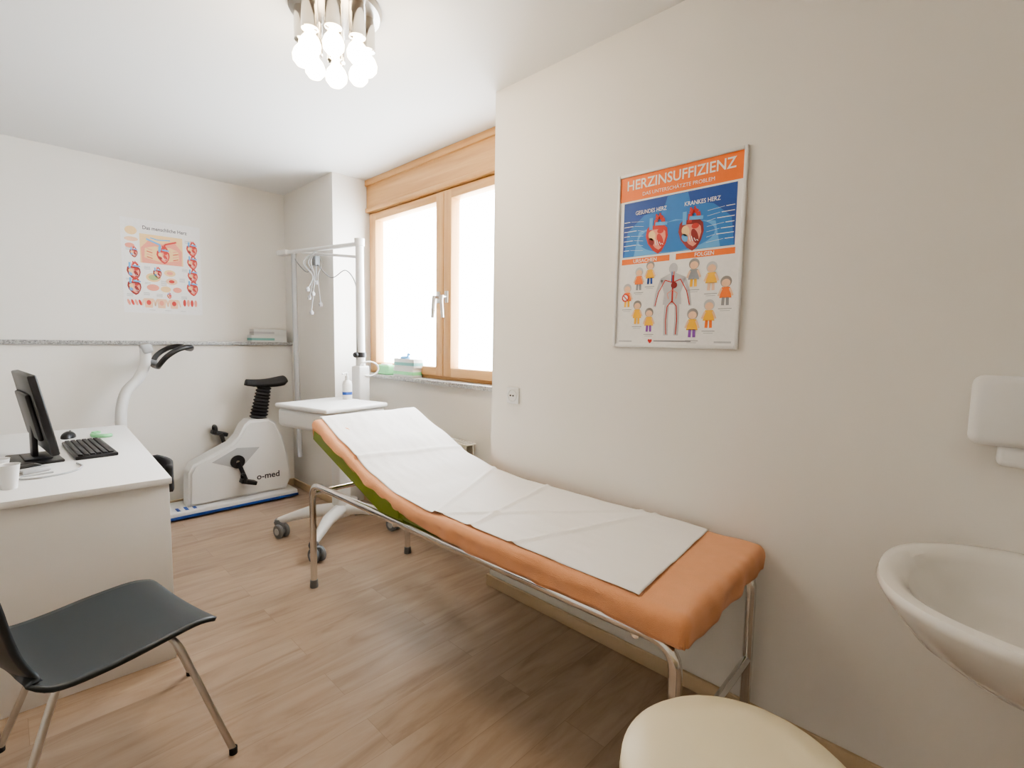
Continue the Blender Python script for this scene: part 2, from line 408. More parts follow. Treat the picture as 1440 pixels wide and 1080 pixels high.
for sg in (-1, 1):
    p.line([(cu+sg*.045, Y(.62)), (cu+sg*.062, Y(.69)), (cu+sg*.07, Y(.77))], .011, 'p_lgrey', 2)
    p.line([(cu+sg*.020, Y(.76)), (cu+sg*.022, Y(.85)), (cu+sg*.020, Y(.93))], .018, 'p_lgrey', 2)
    p.line([(cu, Y(.64)), (cu+sg*.03, Y(.625)), (cu+sg*.055, Y(.69)), (cu+sg*.068, Y(.765))], .0035, 'p_red', 4)
    p.line([(cu, Y(.74)), (cu+sg*.018, Y(.77)), (cu+sg*.022, Y(.85)), (cu+sg*.019, Y(.925))], .0035, 'p_red', 4)
    p.line([(cu+sg*.004, Y(.58)), (cu+sg*.004, Y(.64))], .003, 'p_red' if sg > 0 else 'p_blue', 4)
    p.line([(cu, Y(.68)), (cu+sg*.02, Y(.70)), (cu+sg*.014, Y(.73))], .003, 'p_pink', 4)
p.line([(cu+.001, Y(.60)), (cu+.001, Y(.75))], .006, 'p_red', 4); p.ell(cu+.006, Y(.655), .012, .012, 'p_dred', 5)
def kid(u, f, top, leg, hair, k=1.0):
    v = Y(f)
    p.ell(u, v, .017*k, .017*k, hair, 2); p.ell(u, v-.004*k, .013*k, .012*k, 'p_skin', 3)
    p.poly([(u-.012*k, v-.016*k), (u+.012*k, v-.016*k), (u+.018*k, v-.048*k), (u-.018*k, v-.048*k)], top, 3)
    for sg in (-1, 1):
        p.line([(u+sg*.012*k, v-.02*k), (u+sg*.021*k, v-.042*k)], .006*k, 'p_skin', 4)
        p.line([(u+sg*.006*k, v-.046*k), (u+sg*.007*k, v-.07*k)], .009*k, leg, 3)
    p.line([(u-.02*k, v-.080*k), (u+.02*k, v-.080*k)], .0022, 'p_grey', 2); p.line([(u-.015*k, v-.086*k), (u+.015*k, v-.086*k)], .0022, 'p_lgrey', 2)
kid(w*.215, .565, 'p_orange', 'p_grey', 'p_lgrey'); kid(w*.31, .535, 'p_yellow', 'p_blue', 'p_hair'); kid(w*.115, .655, 'p_orange', 'p_yellow', 'p_lgrey', 1.05)
kid(w*.21, .755, 'p_yellow', 'p_yellow', 'p_hair', 1.05); kid(w*.315, .80, 'p_yellow', 'p_purple', 'p_hair', 1.05)
kid(w*.66, .55, 'p_grey', 'p_yellow', 'p_hair', 1.15); kid(w*.79, .575, 'p_yellow', 'p_skin', 'p_lgrey', 1.15); kid(w*.895, .655, 'p_orange', 'p_grey', 'p_hair', 1.15)
kid(w*.785, .77, 'p_yellow', 'p_orange', 'p_lgrey', 1.15); kid(w*.665, .815, 'p_yellow', 'p_purple', 'p_hair', 1.2)
p.ell(w*.10, Y(.71), .016, .016, 'p_red', 6); p.ell(w*.10, Y(.71), .011, .011, 'p_white', 7); p.line([(w*.10-.01, Y(.71)+.01), (w*.10+.01, Y(.71)-.01)], .004, 'p_red', 8)
p.text('♥', w*.33, Y(.965), .016, 'p_red', 2)
p.line([(w*.05, Y(.965)), (w*.17, Y(.965))], .006, 'p_lgrey', 2); p.line([(w*.36, Y(.962)), (w*.66, Y(.962))], .005, 'p_grey', 2); p.line([(w*.83, Y(.965)), (w*.95, Y(.965))], .006, 'p_lgrey', 2)
T.part('poster_sheet', p.g, 'printed sheet with hearts, vessels and small figures', recalc=False)

# ---------------------------------------------------------------- anatomy chart (back wall)
T = Thing('anatomy_chart', 'white paper anatomy chart of the human heart taped to the wall', 'poster', (.865, YB, 1.45))
p = Print((.622, YB-.0008, 1.452), (1, 0, 0), (0, 0, 1)); w, h = .485, .665
p.rect(0, 0, w, h, 'p_white', 0)
p.g.box((.622, YB-.0006, 1.452), (.622+w, YB+.0004, 1.452+h), M['p_white'])
p.text('Das menschliche Herz', w*.54, Y(.085), .036, 'p_dark', 2, width=w*.56, bold=.014)
p.rect(w*.22, Y(.46), w*.76, Y(.15), 'p_tan', 1)
p.poly([(w*.24, Y(.46)), (w*.23, Y(.30)), (w*.33, Y(.21)), (w*.5, Y(.24)), (w*.66, Y(.21)), (w*.75, Y(.3)), (w*.74, Y(.46))], 'p_pink', 2)
p.poly([(w*.27, Y(.40)), (w*.28, Y(.30)), (w*.40, Y(.27)), (w*.60, Y(.27)), (w*.70, Y(.30)), (w*.71, Y(.40)), (w*.5, Y(.44))], 'p_tan', 3)
for k in range(4):
    for sg in (-1, 1): p.line([(w*(.5+sg*.20), Y(.30+.03*k)), (w*(.5+sg*.13), Y(.315+.03*k))], .006, 'p_red' if k % 2 else 'p_pink', 4)
p.line([(w*.3, Y(.2)), (w*.47, Y(.25)), (w*.47, Y(.31))], .012, 'p_cyan', 4); p.line([(w*.68, Y(.2)), (w*.53, Y(.24)), (w*.51, Y(.31))], .012, 'p_red', 5)
p.line([(w*.35, Y(.185)), (w*.45, Y(.20)), (w*.60, Y(.19))], .008, 'p_cyan', 3)
draw_heart(p, w*.5, Y(.36), .085, 6, pale=True)
p.ell(w*.12, Y(.13), .035, .03, 'p_tan', 2); p.ell(w*.12, Y(.22), .04, .016, 'p_skin', 2); p.ell(w*.10, Y(.29), .028, .018, 'p_pink', 2)
for (a, f, k) in ((.14, .36, .05), (.88, .26, .075), (.88, .41, .07), (.13, .56, .085), (.13, .72, .085), (.88, .56, .07), (.87, .70, .078), (.42, .56, .055), (.56, .80, .03)):
    draw_heart(p, w*a, Y(f), k, 3, pale=(a > .5))
p.ell(w*.37, Y(.61), .045, .032, 'p_tan', 2); p.ell(w*.37, Y(.61), .030, .02, 'p_green', 3); p.ell(w*.58, Y(.55), .036, .024, 'p_tan', 2); p.ell(w*.58, Y(.55), .02, .012, 'p_pink', 3)
p.ell(w*.60, Y(.64), .036, .024, 'p_skin', 2); p.ell(w*.60, Y(.64), .018, .012, 'p_red', 3); p.ell(w*.36, Y(.72), .038, .024, 'p_pink', 2); p.ell(w*.52, Y(.73), .032, .022, 'p_tan', 2); p.ell(w*.67, Y(.73), .028, .02, 'p_pink', 2)
for k, a in enumerate((.30, .46, .62)):
    u = w*a; p.poly([(u-.03, Y(.84)), (u+.03, Y(.84)), (u+.022, Y(.94)), (u-.022, Y(.94))], 'p_skin', 2); p.ell(u, Y(.885), .014, .018, 'p_red' if k != 1 else 'p_pink', 3); p.line([(u-.03, Y(.85)), (u-.04, Y(.92))], .009, 'p_skin', 2); p.line([(u+.03, Y(.85)), (u+.04, Y(.92))], .009, 'p_skin', 2)
for k in range(4): p.ell(w*(.06+.045*k), Y(.89), .008, .022, ('p_pink', 'p_red')[k % 2], 2, rot=.3); p.ell(w*(.76+.05*k), Y(.87), .010, .026, ('p_red', 'p_pink')[k % 2], 2)
for (a, f, n) in ((.05, .31, 3), (.26, .50, 3), (.79, .17, 3), (.04, .64, 2), (.26, .67, 2), (.7, .60, 4), (.74, .49, 3), (.3, .965, 1), (.5, .965, 1), (.7, .965, 1), (.46, .64, 5), (.72, .80, 3), (.04, .80, 3), (.24, .78, 3), (.40, .79, 3)):
    for i in range(n): p.line([(w*a, Y(f+.012*i)), (w*(a+.075), Y(f+.012*i))], .0022, 'p_grey', 2)
T.part('chart_sheet', p.g, recalc=False)

# ---------------------------------------------------------------- socket
T = Thing('wall_socket', 'white square schuko wall socket on the cream wall', 'socket', (XR, 1.675, .985))
g = Geo(); g.box((XR-.010, 1.635, .985), (XR, 1.715, 1.065), M['plastic_w'], .004)
T.part('cover_plate', g)
g = Geo(); g.lathe([(.030, 0), (.030, .004), (.026, .004), (.024, -.006), (0, -.006)], (XR-.009, 1.675, 1.025), M['card'], 24, (-1, 0, 0))
g.ball((XR-.0145, 1.684, 1.025), .004, M['black'], 8); g.ball((XR-.0145, 1.666, 1.025), .004, M['black'], 8)
T.part('socket_insert', g)

# ---------------------------------------------------------------- ceiling lamp
LX, LY = .915, 1.82
T = Thing('ceiling_lamp', 'round chrome ceiling lamp with a cluster of lit globe bulbs', 'ceiling lamp', (LX, LY, ZC))
g = Geo(); g.lathe([(0, 0), (.165, 0), (.168, -.006), (.16, -.022), (.02, -.03), (0, -.03)], (LX, LY, ZC), M['steel'], 48); T.part('base_plate', g)
pos = [(0.0, 0.0, .170)]+[(.112*math.cos(math.radians(a)), .112*math.sin(math.radians(a)), .115) for a in range(15, 375, 45)]
for dx, dy, L in pos:
    g = Geo(); x, y = LX+dx, LY+dy
    g.lathe([(0, -.02), (.027, -.02), (.027, -.03), (.029, -.034), (.029, -.02-L), (.023, -.022-L), (0, -.022-L)], (x, y, ZC), M['chrome'], 24)
    so = T.part('bulb_socket', g, 'chrome cylinder')
    g = Geo(); g.lathe([(.014, 0), (.016, -.012), (.030, -.030), (.037, -.050), (.035, -.068), (.022, -.084), (0, -.089)], (x, y, ZC-.022-L), M['bulb'], 20)
    T.part('bulb', g, 'lit globe bulb', parent=so)

# ---------------------------------------------------------------- examination couch
BX0, BX1, BY0, BY1 = 1.045, 1.668, .470, 2.395
def lerp_tab(tab, y):
    for (a, u), (b, v) in zip(tab, tab[1:]):
        if y <= b:
            t = max(0, (y-a)/(b-a)); t = t*t*(3-2*t)*.35+t*.65
            return u+(v-u)*t
    return tab[-1][1]
tab = [(.3, .636), (1.50, .638), (1.70, .655), (1.90, .700), (2.15, .795), (2.40, .897), (2.5, .93)]
def top(y): return lerp_tab(tab, y)
T = Thing('examination_couch', 'examination couch with orange sheet, green upholstery and chrome tube frame', 'examination couch', (1.37, 1.45, 0))
couch = T
for x in (1.072, 1.655):
    g = Geo(); g.tube(fillet([(x, 2.445, .015), (x, 2.445, .548), (x, .505, .548), (x, .505, .015)], .075, 8), .0165, M['chrome'], 14); T.part('leg_frame', g, 'bent chrome tube')
for y, z in ((.505, .235), (2.445, .50), (1.72, .53), (.62, .53)):
    g = Geo(); g.tube([(1.072, y, z), (1.655, y, z)], .013, M['chrome']); T.part('crossbar', g, 'chrome crossbar')
for x in (1.072, 1.655):
    for y in (.505, 2.445):
        g = Geo(); g.lathe([(0, 0), (.02, 0), (.021, .006), (.019, .04), (.016, .042)], (x, y, 0), M['grey'], 16); T.part('foot_cap', g, 'grey rubber cap')
g = Geo(); g.box((BX0+.014, BY0+.02, .566), (BX1-.012, 1.70, .628), M['green'], .015, 3); T.part('mattress', g, 'green vinyl pad')
g = Geo()
hp = [(1.64, .566), (1.80, .566), (2.385, .785), (2.385, .885), (2.14, .78), (1.9, .688), (1.71, .640), (1.64, .630)]
g.prism(hp, BX0+.002, BX1-.012, M['green'], 'yz', .012, 3); T.part('headrest', g, 'raised green vinyl pad')
for x in (1.2, 1.55):
    g = Geo(); g.tube([(x, 2.0, .66), (x, 2.05, .545)], .01, M['chrome']); T.part('headrest_strut', g)
def hemf(y):
    return lerp_tab([(.3, 1.05), (.55, 1.0), (.8, .92), (1.25, .86), (1.5, .62), (1.75, .28), (2.0, .10), (2.3, .12), (2.5, .6)], y)
def sheet_pt(px, py):
    r = .026; x = min(max(px, BX0+r), BX1-r); y = min(max(py, BY0+r), BY1-r)
    ex, ey = px-x, py-y; e = max(abs(ex), abs(ey)); d = Vector((ex, ey))
    if d.length > 1e-9: d.normalize()
    a = min(e/r, math.pi/2); out = r*math.sin(a); dn = r*(1-math.cos(a))
    rest = max(0, e-r*math.pi/2)
    wob = noise.noise(Vector((px*13, py*13, 2.0)))
    wr = noise.noise(Vector((x*22+y*4, y*14, 7.0)))
    hem = hemf(y) if ey <= 1e-6 else 1.0
    hem = max(.04, hem+.16*noise.noise(Vector((x*3, y*4.5, 4.0))))
    out += (.012*wob - .10*rest) if rest > 0 else .004*wob*(e > 0)
    dn += rest*hem
    z = top(y) + .004*wr*(1 if e > 0 else .35) - dn
    return Vector((x+d.x*out, y+d.y*out, z))
ext = .026+.068
xs = [BX0+.026-ext+(BX1-BX0-.052+2*ext)*i/64 for i in range(65)]
ys = [BY0+.026-ext+(BY1-BY0-.052+2*ext)*i/180 for i in range(181)]
g = Geo(); g.grid(lambda i, j: sheet_pt(xs[i], ys[j]), 65, 181, M['orange']); T.part('fitted_sheet', g, 'orange terry fitted sheet', solid=.004)
g = Geo()
NX, NY = 60, 200
def pap(i, j):
    u = i/(NX-1); v = j/(NY-1)
    y = .61+(2.393-.61)*v
    xl = 1.080+.010*math.sin(y*3.1+.4)+(.018*min(1, max(0, (1.45-y)/.02)))-.038*max(0, (1.45-y)/.84); xr = 1.660
    x = xl+(xr-xl)*u
    y += .045*u*(1-v)**6
    z = top(min(y, 2.38))+.0065+.005*noise.noise(Vector((x*7, y*5, 1.0)))+.002*noise.noise(Vector((x*25, y*9, 5.0)))
    for yc, a in ((.95, .35), (1.33, -.2), (1.60, -.45), (2.0, .1), (1.15, .9)):
        d = abs((y-yc)+a*(x-1.4)); z += .007*max(0, 1-d/.018)
    return Vector((x, y, z))
g.grid(pap, NX, NY, M['paper'])
PAPER = Thing('paper_cover', 'white disposable paper sheet spread over the orange couch', 'paper sheet', (1.39, 1.5, .64))
PAPER.part('paper_sheet', g, solid=.0008)
piv = Vector((1.06, 2.46, 0)); ca_ = math.radians(1.5)
for E in (couch.e, PAPER.e):
    E.location = piv + Matrix.Rotation(ca_, 3, 'Z') @ (Vector(E.location)-piv); E.rotation_euler = (0, 0, ca_)

# ---------------------------------------------------------------- desk
DR = math.radians(-2.6)
T = Thing('desk', 'white laminate office desk with closed side panel', 'desk', (.43, 2.27, 0), DR, local=True)
g = Geo(); g.box((-.86, -.01, .715), (.008, 1.53, .74), M['desk'], .002); T.part('desktop', g)
g = Geo(); g.box((-.845, 0, 0), (0, .022, .715), M['desk'], .001); T.part('side_panel', g)
g = Geo(); g.box((-.845, 1.49, 0), (0, 1.512, .715), M['desk'], .001); T.part('side_panel', g)
g = Geo(); g.box((-.83, .022, .25), (-.81, 1.49, .715), M['desk'], .001); T.part('modesty_panel', g)

T = Thing('computer_monitor', 'black flat computer monitor standing on the white desk', 'monitor', (.088, 2.965, .74), math.radians(5), local=True)
tilt = Matrix.Rotation(math.radians(-10), 3, 'Y')
g = Geo(); g.box((-.09, -.13, 0), (.07, .13, .012), M['black'], .005, 3); g.box((-.05, -.08, .012), (.04, .08, .02), M['black'], .004); T.part('monitor_foot', g)
g = Geo(); g.box((-.02, -.035, .015), (.0, .035, .20), M['black'], .006); T.part('monitor_neck', g)
g = Geo(); g.box((-.014, -.225, .045), (.014, .235, .385), M['black'], .006, 3, rot=tilt); g.box((-.028, -.15, .10), (-.010, .15, .30), M['black'], .008, 3, rot=tilt); T.part('monitor_housing', g)
g = Geo(); g.box((.0145, -.21, .065), (.0155, .22, .37), M['grey'], 0, rot=tilt); T.part('screen', g, 'dark switched-off screen')
T = Thing('keyboard', 'black computer keyboard lying on the white desk', 'keyboard', (.268, 3.06, .74), math.radians(2), local=True)
g = Geo(); g.box((-.075, -.225, 0), (.075, .225, .016), M['black'], .005); T.part('keyboard_case', g)
g = Geo()
for r in range(6):
    for k in range(18):
        g.box((-.065+r*.0215, -.212+k*.0237, .015), (-.065+r*.0215+.018, -.212+k*.0237+.020, .023), M['black'], .002, 1)
o = T.part('key', g); o['kind'] = 'stuff'
T = Thing('computer_mouse', 'black computer mouse on the white desk', 'mouse', (.225, 3.49, .74), math.radians(70), local=True)
g = Geo(); g.ball((0, 0, .004), .03, M['black'], 20, (1.75, 1.0, 1.05))
for v in list(g.bm.verts):
    if v.co.z < .001: v.co.z = .001
T.part('mouse_body', g)
g = Geo(); g.lathe([(0, -.003), (.006, -.003), (.006, .003), (0, .003)], (.03, 0, .030), M['grey'], 12, (0, 1, 0)); T.part('scroll_wheel', g)
T = Thing('tape_dispenser', 'small green translucent tape dispenser on the white desk', 'tape dispenser', (.335, 3.43, .74))
g = Geo(); g.tube(catmull([(.32, 3.46, .752), (.32, 3.41, .752), (.36, 3.37, .752), (.39, 3.39, .75)], 5), .010, M['greenp']); T.part('dispenser_body', g)
g = Geo(); g.lathe([(.02, 0), (.02, .010), (.012, .010), (.012, 0), (.02, 0)], (.335, 3.45, .757), M['greenp'], 18); T.part('tape_roll', g)
T = Thing('card_reader', 'flat grey card terminal lying on the white desk', 'card reader', (.055, 2.735, .74), math.radians(20), local=True)
g = Geo(); g.box((-.045, -.06, 0), (.045, .06, .018), M['plastic_g'], .006); T.part('reader_case', g)
g = Geo(); g.box((-.04, -.02, .018), (.03, .05, .021), M['black'], .001); T.part('keypad', g)
g = Geo(); g.tube(catmull([(.20, 2.76, .744), (.21, 2.68, .744), (.17, 2.60, .744), (.09, 2.565, .744), (.03, 2.58, .744), (.02, 2.62, .744), (.07, 2.635, .744), (.12, 2.64, .744)], 8), .0038, M['plastic_g'])
single('desk_cable', g, 'pale cable curled on the white desk', 'cable', origin=(.10, 2.65, .74))
for (cx_, cy_) in ((-.005, 2.47), (-.03, 2.60)):
    T = Thing('drinking_cup', 'small white plastic cup on the white desk', 'cup', (cx_, cy_, .74), local=True, group='plastic cups on the desk')
    g = Geo(); g.lathe([(0, 0), (.022, 0), (.032, .085), (.034, .087), (.030, .085), (.020, .004), (0, .004)], (0, 0, 0), M['plastic_w'], 24); T.part('cup_body', g)

# ---------------------------------------------------------------- visitor chair
T = Thing('visitor_chair', 'anthracite plastic shell chair on slim chrome legs', 'chair', (.205, 1.86, 0), 0, local=True)
prof = [(.222, .405), (.205, .420), (.15, .432), (.05, .428), (-.06, .420), (-.15, .422), (-.205, .445), (-.240, .50), (-.262, .58), (-.280, .67), (-.300, .76), (-.308, .79)]
pr = catmull([(a, 0, b) for a, b in prof], 4)
NS = len(pr)
def wid(t):
    tb = [(0, .175), (.03, .20), (.08, .215), (.3, .230), (.48, .222), (.60, .175), (.70, .175), (.80, .195), (.92, .205), (.97, .19), (1.0, .14)]
    return lerp_tab(tb, t)
cr_, sr_ = math.cos(math.radians(12)), math.sin(math.radians(12))
def shell(i, j):
    t = i/(NS-1); v = -1+2*j/24; wd = wid(t)
    bend = v*v
    P = Vector(pr[i])
    if t < .55: P.z += .010*bend
    else: P.x += .035*bend
    P.y = v*wd
    return Vector((P.x*cr_-P.y*sr_-.040, P.x*sr_+P.y*cr_-.045, P.z))
g = Geo(); g.grid(shell, NS, 25, M['chairblk']); T.part('seat_shell', g, 'one-piece seat and backrest', solid=.012)
for sx in (1, -1):
    for sy in (1, -1):
        foot = (.235 if sx > 0 else -.27, .255*sy, .012); topp = (.11 if sx > 0 else -.14, .15*sy-.02, .404)
        g = Geo(); g.tube(fillet([(topp[0]*.5-.01, topp[1]*.25-.02, .404), (topp[0], topp[1], .401), foot], .06, 6), .0098, M['steel'], 12); T.part('leg', g, 'slim chrome tube leg')
        g = Geo(); g.lathe([(0, 0), (.012, 0), (.012, .02), (.0095, .022)], (foot[0], foot[1], 0), M['rubber'], 12); T.part('glide', g)
g = Geo(); g.box((-.13, -.11, .390), (.05, .05, .413), M['rubber'], .006); T.part('seat_mount', g)

T = Thing('swivel_chair', 'black upholstered swivel chair pushed under the desk', 'office chair', (.31, 3.03, 0), local=True)
g = Geo(); g.box((-.20, -.21, .42), (.20, .21, .49), M['rubber'], .03, 4); T.part('seat', g)
g = Geo(); g.grid(lambda i, j: Vector((.235+.03*(1-((i/12)*2-1)**2), -.16+.32*i/12, .52+.13*j/8)), 13, 9, M['rubber']); T.part('backrest', g, solid=.026)
g = Geo(); g.tube(fillet([(.0, 0, .41), (.20, 0, .41), (.272, 0, .58)], .05), .012, M['steel']); T.part('back_bracket', g)
g = Geo(); g.tube([(0, 0, .09), (0, 0, .42)], .022, M['steel']); T.part('gas_column', g)
g = Geo()
for k in range(5):
    a = k*2*math.pi/5+.6; g.tube([(0, 0, .10), (.22*math.cos(a), .22*math.sin(a), .065)], [.022, .014], M['black'])
T.part('star_base', g)
for k in range(5):
    a = k*2*math.pi/5+.6; g = Geo(); g.lathe([(0, -.018), (.027, -.018), (.027, .018), (0, .018)], (.22*math.cos(a), .22*math.sin(a), .027), M['rubber'], 16, (-math.sin(a), math.cos(a), 0)); T.part('caster', g)

# ---------------------------------------------------------------- stool
SX, SY, SZ = .881, .267, .534
T = Thing('round_stool', 'round stool with cream vinyl seat cushion', 'stool', (SX, SY, 0), local=True)
g = Geo(); g.lathe([(0, -.07), (.185, -.07), (.203, -.062), (.212, -.04), (.210, -.018), (.195, -.004), (.14, .002), (0, .004)], (0, 0, SZ), M['cream'], 64); T.part('seat_cushion', g)
g = Geo(); g.lathe([(0, 0), (.17, 0), (.17, .012), (0, .012)], (0, 0, SZ-.083), M['steel'], 40); g.tube([(0, 0, .09), (0, 0, SZ-.08)], .025, M['chrome'], 20); T.part('column', g, 'chrome column')
g = Geo()
for k in range(5):
    a = k*2*math.pi/5+1.3; g.tube([(0, 0, .11), (.19*math.cos(a), .19*math.sin(a), .07)], [.02, .014], M['chrome'])
T.part('star_base', g, 'chrome five-arm base')
for k in range(5):
    a = k*2*math.pi/5+1.3; g = Geo(); g.lathe([(0, -.016), (.028, -.016), (.028, .016), (0, .016)], (.19*math.cos(a), .19*math.sin(a), .028), M['rubber'], 16, (-math.sin(a), math.cos(a), 0)); T.part('caster', g)

# ---------------------------------------------------------------- wash basin
T = Thing('wash_basin', 'white oval ceramic wash basin mounted on the wall', 'sink', (XR, -.17, .78))
CXs, CYs = 1.45, -.175; DZ = -.02
rings = [(.02, .02, .60), (.10, .12, .605), (.17, .20, .64), (.235, .27, .69), (.280, .315, .750), (.302, .332, .780), (.306, .336, .794), (.302, .332, .804), (.285, .315, .808), (.262, .290, .803), (.245, .275, .785), (.225, .25, .74), (.16, .19, .69), (.08, .09, .672), (.02, .02, .670)]
g = Geo(); NR = 72
def sk(i, j):
    a, b, z = rings[j]; t = 2*math.pi*i/NR
    c, s = math.cos(t), math.sin(t); e = 2/2.35
    x = CXs+a*math.copysign(abs(c)**e, c); y = CYs+b*math.copysign(abs(s)**e, s)
    if j >= 9: x -= .02
    return Vector((min(x, XR+.001), y, z+DZ))
g.grid(sk, NR, len(rings), M['ceramic'], closed_u=True)
T.part('basin_bowl', g)
g = Geo(); g.lathe([(0, .004), (.022, .004), (.024, .0), (.024, -.01)], (CXs-.02, CYs, .674+DZ), M['chrome'], 24); T.part('drain', g, 'chrome drain')
g = Geo(); g.tube([(CXs+.05, CYs, .595+DZ), (CXs+.05, CYs, .42)], .02, M['chrome'], 16); g.tube(fillet([(CXs+.05, CYs, .43), (CXs+.05, CYs, .36), (CXs+.12, CYs, .36), (CXs+.12, CYs, .42), (XR, CYs, .42)], .04), .018, M['chrome'], 14); T.part('drain_trap', g, 'chrome drain trap')

T = Thing('soap_dispenser', 'white plastic soap dispenser on the wall above the basin', 'soap dispenser', (XR, -.05, 1.05))
g = Geo(); g.box((XR-.11, -.15, 1.058), (XR+.0005, .030, 1.225), M['plastic_w'], .022, 4); T.part('dispenser_case', g)
g = Geo(); g.box((XR-.095, -.11, 1.010), (XR-.03, -.025, 1.063), M['plastic_w'], .014, 3); T.part('dispenser_spout', g)

# ---------------------------------------------------------------- ECG cart
CA = math.radians(11)
T = Thing('equipment_cart', 'white medical equipment cart on casters with pole and swing arm', 'medical cart', (1.49, 3.0, 0), CA, local=True)
inv = Matrix.Rotation(-CA, 3, 'Z')
def loc(x, y, z=0):
    q = inv @ Vector((x-1.49, y-3.0, 0)); q.z = z; return q
g = Geo(); g.box((-.265, -.245, .735), (.185, .245, .855), M['plastic_w'], .028, 4); g.box((-.275, -.255, .852), (.195, .255, .882), M['plastic_w'], .012, 3); tray = T.part('tray_body', g)
g = Geo(); g.box((-.22, -.252, .760), (.14, -.240, .835), M['plastic_w'], .004); dr = T.part('drawer', g, parent=tray)
g = Geo(); g.box((-.08, -.264, .806), (.02, -.250, .818), M['plastic_g'], .004); T.part('drawer_handle', g, parent=dr)
g = Geo(); g.lathe([(0, 0), (.022, 0), (.028, .05), (.02, .06), (0, .06)], (-.18, -.16, .678), M['plastic_g'], 18); T.part('tray_knob', g)
g = Geo(); g.box((-.03, -.04, .12), (.07, .04, .745), M['plastic_w'], .015, 3); T.part('column', g)
cast = [loc(1.205, 2.745), loc(1.20, 3.25), loc(1.79, 2.86), loc(1.77, 3.31)]
g = Geo()
for q in cast:
    g.tube([Vector((0.02, 0, .175)), Vector((q.x*.45, q.y*.45, .165)), Vector((q.x*.88, q.y*.88, .118)), Vector((q.x, q.y, .105))], [.044, .038, .026, .02], M['plastic_w'], 14)
T.part('cross_base', g)
for q in cast:
    c, s = q.x, q.y
    g = Geo(); g.lathe([(0, .115), (.022, .115), (.030, .095), (.022, .07), (0, .07)], (c, s, 0), M['grey'], 16); g.box((c-.012, s-.05, .03), (c+.012, s-.0, .095), M['grey'], .006); ca = T.part('caster', g, 'grey twin caster')
    for dx in (-.022, .022):
        g = Geo(); g.lathe([(0, -.012), (.040, -.012), (.045, -.007), (.045, .007), (.040, .012), (0, .012)], (c+dx, s-.03, .045), M['grey'], 22, (1, 0, 0)); g.lathe([(0, -.014), (.022, -.014), (.022, .014), (0, .014)], (c+dx, s-.03, .045), M['plastic_g'], 16, (1, 0, 0)); T.part('wheel', g, parent=ca)
pq = loc(1.765, 3.20); px_, py_ = pq.x, pq.y
g = Geo(); g.box((px_-.05, py_-.045, .78), (px_+.045, py_+.04, 1.10), M['plastic_w'], .012, 3); T.part('pole_bracket', g)
g = Geo(); g.tube([(px_, py_, 1.08), (px_, py_, 1.22), (px_, py_, 1.95)], [.034, .030, .027], M['plastic_w'], 18); pole = T.part('pole', g)
g = Geo(); g.lathe([(.0, 0), (.038, 0), (.038, .035), (0, .035)], (px_, py_, 1.16), M['black'], 20); g.ball((px_-.05, py_-.01, 1.178), .02, M['black'], 14); T.part('clamp_knob', g, 'black clamp knob', parent=pole)
g = Geo()
P0 = Vector((px_, py_, 1.945)); P1 = loc(1.57, 4.01, 1.945)
g.tube([P0+Vector((0, -.03, 0)), P1], .016, M['plastic_w'], 12); g.tube([P0+Vector((0, 0, -.09)), P0.lerp(P1, .74)+Vector((0, 0, -.012))], .010, M['plastic_w'], 10)
g.box(P1-Vector((.03, .06, .02)), P1+Vector((.03, .06, .02)), M['plastic_w'], .01); g.lathe([(0, 0), (.034, 0), (.034, .05), (0, .05)], P0-Vector((0, 0, .015)), M['plastic_w'], 18)
T.part('swing_arm', g)
PH_ = P0.lerp(P1, .86)
g = Geo(); g.tube([(PH_.x, PH_.y, 1.93), (PH_.x+.002, PH_.y, 1.3), (PH_.x+.012, PH_.y-.01, .35)], .019, M['plastic_g'], 12); T.part('hanging_hose', g, 'light grey hose hanging from the arm')
mid = P0.lerp(P1, .55)
g = Geo()
random.seed(3)
for k in range(6):
    a = random.uniform(-.05, .05); b = random.uniform(-.05, .05); L = random.uniform(.22, .5)
    g.tube(catmull([mid+Vector((0, 0, -.01)), mid+Vector((a*1.4, b*1.6, -.10)), mid+Vector((a*.4, b*.5, -.2)), mid+Vector((a, b, -L))], 6), .003, M['plastic_g'], 6)
    g.lathe([(0, 0), (.012, .002), (.016, .018), (.007, .034), (0, .036)], mid+Vector((a, b, -L-.02)), M['plastic_g'], 12)
g.tube(catmull([mid+Vector((0, 0, -.10)), mid+Vector((-.02, -.2, -.22)), P0+Vector((-.03, .1, -.18)), P0+Vector((-.02, 0, -.35)), P0+Vector((-.03, 0, -.8))], 8), .0035, M['grey'], 6)
g.box(mid+Vector((-.02, -.02, -.12)), mid+Vector((.02, .02, -.05)), M['grey'], .006)
g.tube(catmull([mid+Vector((0, 0, -.05)), mid+Vector((0, .1, -.16)), PH_+Vector((0, -.04, -.08)), PH_+Vector((0, 0, -.02))], 8), .003, M['grey'], 6)
T.part('electrode_leads', g, 'thin hanging electrode leads with suction cups')
g = Geo(); g.tube(catmull([(px_+.03+.07*math.cos(t*math.pi/5), py_-.05-.02*math.cos(t*math.pi/5), 1.08+.05*math.sin(t*math.pi/5)) for t in range(10)], 4, closed=True), .006, M['plastic_w'], 10, closed=True); T.part('lead_coil', g)

